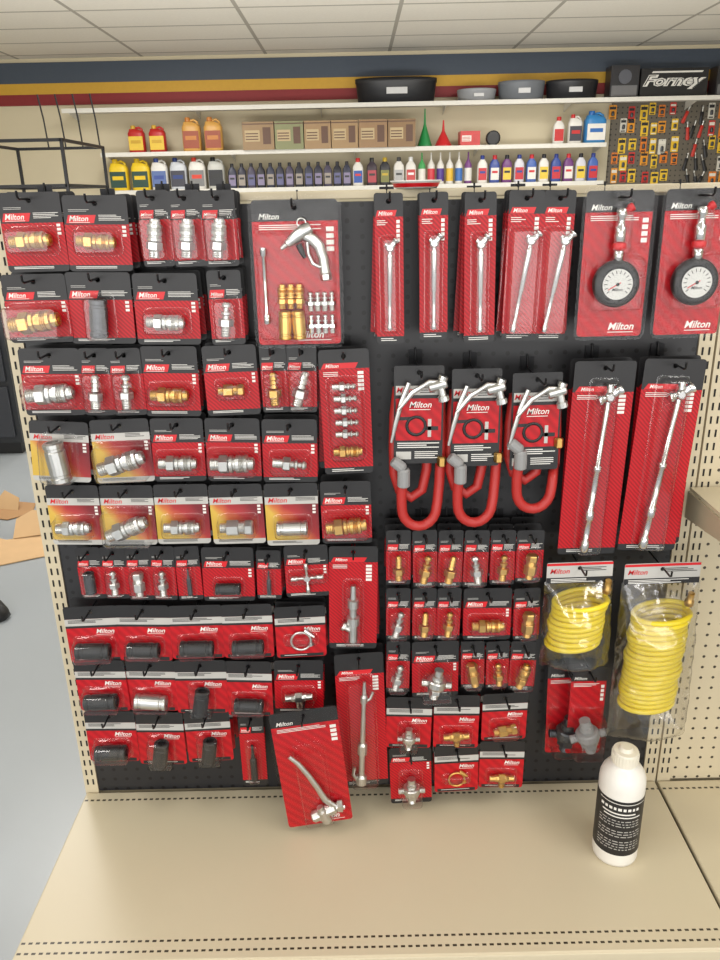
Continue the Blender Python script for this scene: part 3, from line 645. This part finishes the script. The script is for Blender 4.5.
def bottle(u0,u1,vt,si,body,lab,cap,typ='quart'):
    Y=YS+.12; z0=zs[si]; uc=(u0+u1)/2; x=on_y(uc,vt,Y).x; w=(on_y(u1,vt,Y).x-on_y(u0,vt,Y).x)*(.97 if typ=='carton' else .92); h=on_y(360,vt,Y).z-z0
    if si<2: h=min(h,zs[si+1]-z0-.05)
    b=MB(); B,L,C=hexm(body),hexm(lab),hexm(cap); hw=w/2; hd=min(hw*.7,.1)
    if typ=='quart':
        b.loft([(hw*.9,hd*.9,0),(hw,hd,h*.03),(hw,hd,h*.62),(hw*.9,hd*.9,h*.72),(hw*.55,hd*.6,h*.82),(hw*.36,hw*.36,h*.86)],B)
        b.lathe([(hw*.42,h*.85),(hw*.42,h*.97),(hw*.36,h)],C,None,12); b.box(-hw*.8,hw*.8,-hd-.002,-hd+.006,h*.12,h*.55,L); b.box(-hw*.55,hw*.55,-hd-.003,-hd,h*.36,h*.44,hexm(cap)); nm='motor_oil_bottle'
    elif typ=='jug':
        b.loft([(hw*.92,hd*.9,0),(hw,hd,h*.03),(hw,hd,h*.7),(hw*.85,hd*.85,h*.8),(hw*.5,hd*.6,h*.87,-hw*.3)],B)
        b.lathe([(hw*.3,h*.86),(hw*.3,h*.97),(hw*.26,h)],C,T(-hw*.35,0,0),12)
        b.tube([(hw*.75,0,h*.68),(hw*.7,0,h*.86),(hw*.35,0,h*.93),(-hw*.05,0,h*.9)],hw*.13,B,8); b.box(-hw*.85,hw*.85,-hd-.002,-hd+.006,h*.1,h*.6,L); b.box(-hw*.6,hw*.6,-hd-.003,-hd,h*.34,h*.46,C); nm='oil_jug'
    elif typ=='funnel':
        b.lathe([(hw,0),(hw,h*.06),(hw*.9,h*.1),(hw*.3,h*.5),(hw*.16,h*.6),(hw*.08,h)],B,None,16); nm='funnel'
    elif typ=='cyl':
        b.lathe([(hw*.9,0),(hw,h*.03),(hw,h*.6),(hw*.5,h*.72),(hw*.25,h*.78),(hw*.2,h)],B,None,14); b.lathe([(hw*1.02,h*.1),(hw*1.02,h*.5)],L,None,14); nm='squeeze_bottle'
    elif typ=='carton':
        y=-hd*1.5; b.box(-hw,hw,y,hd*1.5,0,h,B); b.box(-hw*.85,hw*.1,y-.002,y,h*.3,h*.7,L); b.box(hw*.3,hw*.8,y-.002,y,h*.2,h*.8,C)
        for q in range(3): b.box(-hw*.8,hw*.0,y-.003,y-.002,h*(.36+.1*q),h*(.40+.1*q),C)
        b.box(-hw,hw,y-.001,y,h*.9,h*.94,C); nm='small_carton'
    nmz={'quart':'plastic quart bottle','jug':'plastic jug','funnel':'plastic funnel standing upside down','cyl':'slim squeeze bottle','carton':'brown cardboard carton'}[typ]
    cn='red' if body[0]>150 and body[1]<90 else 'yellow' if body[0]>200 and body[2]<110 else 'blue' if body[2]>body[0]+30 else 'dark' if sum(body)<200 else 'green' if body[1]>body[0]+30 else 'white' if sum(body)>580 else 'tan'
    if typ=='carton': cn='printed'
    ob(nm,b.build(nm),None,(x,Y,z0+.0005),label=f'{cn} {nmz} on the white wall shelf',cat={'funnel':'funnel','carton':'box'}.get(typ,'bottle'),group='bottles and boxes on wall shelves')
Wc=(222,219,212)
for a in (107,129): bottle(a,a+20,154,0,(230,196,44),(40,70,60),(226,190,30),'jug')
for a,c,l,k in ((149,Wc,(90,110,160),(60,80,150)),(168,(196,200,206),(60,60,70),(40,60,120)),(187,Wc,(120,120,120),(210,60,40)),(206,(190,190,184),(30,30,34),(30,30,30))): bottle(a,a+18,154,0,c,l,k,'jug')
for i in range(13):
    c=((52,54,72),(44,44,60),(70,64,84),(36,36,46))[i%4]; bottle(227+i*9.6,236+i*9.6,161,0,c,((130,120,150),(150,140,130),(90,90,130))[i%3],(30,30,36))
for a,c,l,k in ((352,Wc,(40,80,160),(200,40,40)),(366,(60,50,60),(170,60,70),(40,40,40)),(379,(50,50,54),(120,120,60),(190,160,40)),(393,Wc,(170,170,170),(60,60,60)),(405,Wc,(190,60,60),(230,230,230))): bottle(a,a+11.5,158,0,c,l,k)
for i,(c,l,k) in enumerate((((70,160,90),Wc,(60,150,80)),(Wc,(200,60,70),(230,120,150)),(Wc,(80,60,140),(90,70,150)),(Wc,(220,180,60),(200,60,60)),(Wc,(60,110,180),Wc),((120,70,130),Wc,Wc))): bottle(418+i*9.3,426+i*9.3,151,0,c,l,k,'cyl')
for i in range(10):
    c=(Wc,(60,80,150),(110,60,120),(206,206,214),(70,100,170))[i%5]; bottle(477+i*12.3,488+i*12.3,158,0,c,((190,40,50),Wc,(220,190,60))[i%3],((40,60,140),(200,40,50),(30,30,40))[i%3])
for a in (126,147): bottle(a,a+18,121,1,(180,36,32),(220,186,62),(196,156,42),'jug')
for a in (180,202): bottle(a,a+20,114,1,(206,156,80),(150,70,40),(190,120,50),'jug')
for a,c,e in ((243,(146,118,82),275),(275,(128,130,90),304),(304,(154,124,86),331),(331,(158,128,88),358),(358,(146,114,78),387),(387,(136,106,70),415)): bottle(a,e,121,1,c,(184,162,122),(92,62,44),'carton')
bottle(417,433,109,1,(30,130,66),Wc,Wc,'funnel'); bottle(434,453,122,1,(196,36,40),Wc,Wc,'funnel'); bottle(459,479,134,1,(196,60,60),Wc,(190,60,60),'carton')
bottle(553,565,121,1,Wc,(190,40,40),(190,40,40)); bottle(568,583,119,1,Wc,(60,60,70),(190,40,40),'jug'); bottle(584,607,116,1,(52,126,184),Wc,(40,100,170),'jug')
# pans on top shelf
def pan(u0,u1,vt,c):
    Y=YS+.2; x=on_y((u0+u1)/2,vt,Y).x; w=on_y(u1,vt,Y).x-on_y(u0,vt,Y).x; h=on_y((u0+u1)/2,vt,Y).z-zs[2]; r=w/2; m=hexm(c); q=min(1,.17/r)
    b=MB(); b.lathe([(r*.84,0),(r*.93,h*.05),(r*.98,h*.8),(r,h*.84),(r,h),(r*.96,h),(r*.93,h*.8),(r*.83,h*.1)],m,Matrix.Diagonal((1,q,1,1)),32)
    b.box(-r*.25,r*.25,-r*q-.004,-r*q+.02,h*.35,h*.6,hexm((200,200,200)))
    ob('oil_drain_pan',b.build('oil_drain_pan'),None,(x,Y,zs[2]+.0005),label=('black' if sum(c)<200 else 'grey')+' shallow oil drain pan on the top shelf',cat='drain pan',group='drain pans on the top shelf')
pan(355,437,79,(28,28,32)); pan(457,496,90,(150,152,156)); pan(498,545,82,(110,114,120)); pan(546,598,81,(34,34,38))
# black ring on mid shelf
p=on_y(493,137,YS+.12); b=MB(); b.lathe([(.055,-.03),(.07,-.028),(.07,.028),(.055,.03),(.03,.03)],hexm((30,30,32)),R(90,'X'),20); ob('round_tape_roll',b.build('round_tape_roll'),None,(p.x,YS+.12,zs[1]+.0705),label='black round roll standing on the wall shelf',cat='roll')
# sign + case
x0=on_y(641,80,YS+.1).x; x1=on_y(708,80,YS+.1).x; z0=zs[2]+.0; z1=on_y(670,68,YS+.1).z
sw=(x1-x0)/2; hs=z1-z0
root=ob('header_sign',None,None,((x0+x1)/2,YS+.1,z0+.0005),label='black sign with white lettering on the top shelf',cat='sign')
b=MB(); b.box(-sw,sw,0,.06,0,hs,hexm((26,27,30))); ob('sign_board',b.build('sign_board'),root)
b=MB(); b.text('Forney',sw*1.88,WHT,0,-.003,hs*.28,shear=.35,bold=.06,center=True,h=hs*.50); b.text('Forney',sw*1.80,hexm((26,27,30)),0,-.0045,hs*.305,shear=.35,bold=-.02,center=True,h=hs*.45)
b.add([(-sw*.7,-.003,hs*.84),(sw*.8,-.003,hs*.84),(sw*.84,-.003,hs*.90),(-sw*.66,-.003,hs*.90)],[(0,1,2,3)],WHT); ob('sign_lettering',b.build('sign_lettering'),root,label='white slanted outlined lettering')
def case(u0,u1,v1):
    x0=on_y(u0,80,YS+.2).x; x1=on_y(u1,80,YS+.2).x; z1=on_y(u0,v1,YS+.2).z
    root=ob('helmet_box',None,None,((x0+x1)/2,YS+.2,zs[2]+.0005),label='dark printed product box on the top shelf',cat='box',group='product boxes on the top shelf'); w=(x1-x0)/2; h=z1-zs[2]
    b=MB(); b.box(-w,w,-.09,.09,0,h,hexm((44,44,48))); b.box(-w*.9,w*.9,-.092,-.09,h*.08,h*.4,hexm((110,110,112))); b.plate(circ(0,h*.66,h*.22,14),[],-.095,-.09,hexm((90,92,100))); ob('box_body',b.build('box_body'),root)
case(608,636,67); case(713,745,67)
# right tool wall
struct('trim_4',on_y(609,150,YW-.03).x,4.98,YW-.03,YW,zw(240),zw(104),pegmat('grey_pegboard',(98,91,80),(48,44,38),.6,.05,.008))
random.seed(21)
YT=YW-.033
cols=[(222,124,36),(232,190,50),(196,44,40),(226,150,40),(232,190,50),(210,206,194)]
_tc={}
for ci,u in enumerate((610,619,628.5,640,650,659,670,683,691,699,708,718)):
    for ri,v in enumerate((112,128.5,145,161.5,178)):
        p=on_y(u+3.5+random.uniform(-1.2,1.2),v+(random.uniform(-2.5,2.5)),YT)
        if random.random()<.12: continue
        if 680<u<704:
            hd=random.choice(((26,26,30),(26,26,30),(190,50,40))); k=('tool',hd)
            if k not in _tc:
                b=MB(); b.loft([(.014,.010,-.12),(.020,.010,-.1),(.014,.008,-.05),(.018,.010,-.005),(.008,.008,0)],hexm(hd),T(0,-.011,0),10); b.lathe([(.007,0),(.006,.03),(.009,.035),(.008,.055),(.002,.06)],STEEL,T(0,-.011,0),8); _tc[k]=b.build('hand_tool')
            ob('hand_tool',_tc[k],None,(p.x,YT,p.z+.02),(0,math.radians(random.uniform(-25,25)),0),label='small hand tool with dark grip on wall pegboard',cat='tool',group='tools on the wall pegboard')
        else:
            c1=random.choice(cols); c2=random.choice(((30,30,34),(30,30,34),(226,222,210))); hh_=random.choice((.145,.13,.11)); ww_=random.choice((.038,.032)); k=(c1,c2,hh_,ww_)
            if k not in _tc:
                q=hh_/.145; b=MB(); b.plate(rr(-ww_,-hh_,ww_,.0,.006),[circ(0,-.01,.005)],-.002,0,hexm(c1)); b.quad(-ww_+.006,ww_-.006,-.045*q,-.016,-.0025,hexm(c2)); b.quad(-.022,.022,-.138*q,-.126*q,-.0025,hexm(c2)); b.loft([(.010,.008,-.112*q),(.014,.010,-.107*q),(.014,.010,-.075*q),(.008,.008,-.065*q)],DARKM,T(0,-.012,0),10); _tc[k]=b.build('carded_accessory')
            ob('carded_accessory',_tc[k],None,(p.x,YT,p.z+.072),label='small bright carded accessory on the wall pegboard',cat='packaged accessory',group='carded accessories on the wall pegboard')
# left: black cabinet, rack, cardboard
p=on_z(27,456,0); D=p.y
root=ob('black_cabinet',None,None,(p.x-.6,D+.3,0),label='low black metal cabinet standing on the grey floor',cat='cabinet')
DK=pm('black_cabinet_paint',(38,40,44),.4)
b=MB(); b.box(-.58,.58,-.28,.28,.08,1.15,DK); b.box(-.6,.6,-.3,.3,1.15,1.19,DK); b.box(-.55,.55,-.24,.26,0,.08,RUB); ob('cabinet_body',b.build('cabinet_body'),root)
for i in range(3):
    z=.12+.34*i; d=box_ob('drawer',-.55,.55,-.3,-.281,z,z+.31,pm('drawer_front',(52,54,60),.35),root,.004); box_ob('handle',-.3,.3,-.325,-.302,z+.24,z+.26,STEEL,d,.003)
Yr=4.2
def rk(u,v,Y=Yr): return on_y(u,v,Y)
b=MB(); BK=pm('black_tube_steel',(22,22,24),.4,.3)
A=rk(-40,132); B=rk(62,146); zt=A.z*.5+B.z*.5; xa_,xb_=A.x,B.x; yb=Yr+.9; q=.010
for (x,y) in ((xa_,Yr),(xb_,Yr),(xa_,yb),(xb_,yb)): b.box(x-q,x+q,y-q,y+q,0,zt,BK)
for z in (zt-.02,zt-.30,.4):
    b.box(xa_,xb_,Yr-q,Yr+q,z,z+.02,BK); b.box(xa_,xb_,yb-q,yb+q,z,z+.02,BK)
    for x in (xa_,xb_): b.box(x-q,x+q,Yr,yb,z,z+.02,BK)
for i in range(4):
    x=xb_-.02-.13*i; b.tube([(x,yb,zt),(x-.01,yb,zt+.2),(x-.02,yb-.03,zt+.36)],.006,BK,6)
ob('black_display_frame',b.build('black_display_frame'),None,label='black square-tube metal display frame with thin rods',cat='metal rack')
CB=pm('cardboard_brown',(166,128,88),.8,0,.08,12); CB2=pm('cardboard_pale',(200,166,124),.8,0,.08,12)
p=on_z(14,549,0); root=ob('flattened_cardboard_box',None,None,(p.x,p.y,.003),(0,0,math.radians(12)),label='torn flattened brown cardboard box on the floor',cat='cardboard box')
b=MB(); b.plate([(-.35,-.14),(-.05,-.18),(.17,-.12),(.20,.06),(.10,.13),(-.05,.10),(-.12,.16),(-.35,.14)],[],-.004,.0,CB2,R(-90,'X')); ob('box_panel',b.build('box_panel'),root)
b=MB(); b.plate([(0,0),(.19,.01),(.17,.12),(.08,.14),(.01,.10)],[],-.004,.0,CB2,T(-.02,.10,.005)@R(-50,'X')); ob('box_flap',b.build('box_flap'),root)
b=MB(); b.plate([(0,0),(.24,-.01),(.20,.13),(.02,.15)],[],-.004,.0,CB,T(-.32,.11,.005)@R(-30,'X')@R(4,'Y')); ob('box_flap',b.build('box_flap'),root)
p=on_z(6,510,0); root=ob('torn_cardboard_piece',None,None,(p.x,p.y,.003),(0,0,math.radians(-15)),label='crumpled brown cardboard piece on the grey floor',cat='cardboard')
b=MB(); b.plate([(-.2,-.1),(.1,-.12),(.17,-.02),(.1,.1),(-.2,.1)],[],-.004,.0,CB,R(-90,'X')); ob('cardboard_sheet',b.build('cardboard_sheet'),root)
b=MB(); b.plate([(0,0),(.16,0),(.13,.08),(.03,.1)],[],-.004,.0,CB2,T(-.08,.0,.005)@R(-40,'X')@R(8,'Y')); ob('torn_flap',b.build('torn_flap'),root)
p=on_z(0,614,0); b=MB(); b.loft([(.045,.13,0),(.05,.14,.01),(.05,.135,.03),(.042,.11,.06),(.03,.07,.085),(.02,.05,.09)],RUB,None,18,2.6); ob('black_shoe',b.build('black_shoe'),None,(p.x-.08,p.y,0),(0,0,math.radians(70)),label='black shoe on the grey floor',cat='shoe')

# ---------------- lights
def area(name,loc,rot,sx,sy,pw,c=(1,1,1)):
    l=bpy.data.lights.new(name,'AREA'); l.shape='RECTANGLE'; l.size=sx; l.size_y=sy; l.energy=pw; l.color=c
    o=bpy.data.objects.new(name,l); COL.objects.link(o); o.location=loc; o.rotation_euler=rot; return o
for i,(x,y) in enumerate(((-1.6,-1.2),(1.6,-1.2),(-1.6,-3),(1.6,-3),(-1.8,2.4),(1.8,2.4),(-1.8,5.2),(1.8,5.2))): area('ceiling_lamp',(x,y,ZC-.03),(0,0,0),.6,1.2,24 if y<0 else 38,(1,.97,.93))
area('shop_window_light',(-.5,-3.9,1.7),(math.radians(82),0,0),5,2.2,40,(1,.99,.97))
area('added_ceiling_fill',(0,-3.9,.9),(math.radians(118),0,0),8,1.2,80,(1,.99,.97))  # added upward fill behind the camera, only there to brighten the ceiling
area('hidden_ceiling_fill',(0,2.6,1.1),(math.radians(140),0,0),7,.5,125,(1,.98,.94))  # unseen lamp added behind the gondola to lift ceiling and back wall
w=bpy.data.worlds.new('w'); scene.world=w; w.use_nodes=True; bg=w.node_tree.nodes['Background']; bg.inputs[0].default_value=(1,.985,.96,1); bg.inputs[1].default_value=.68
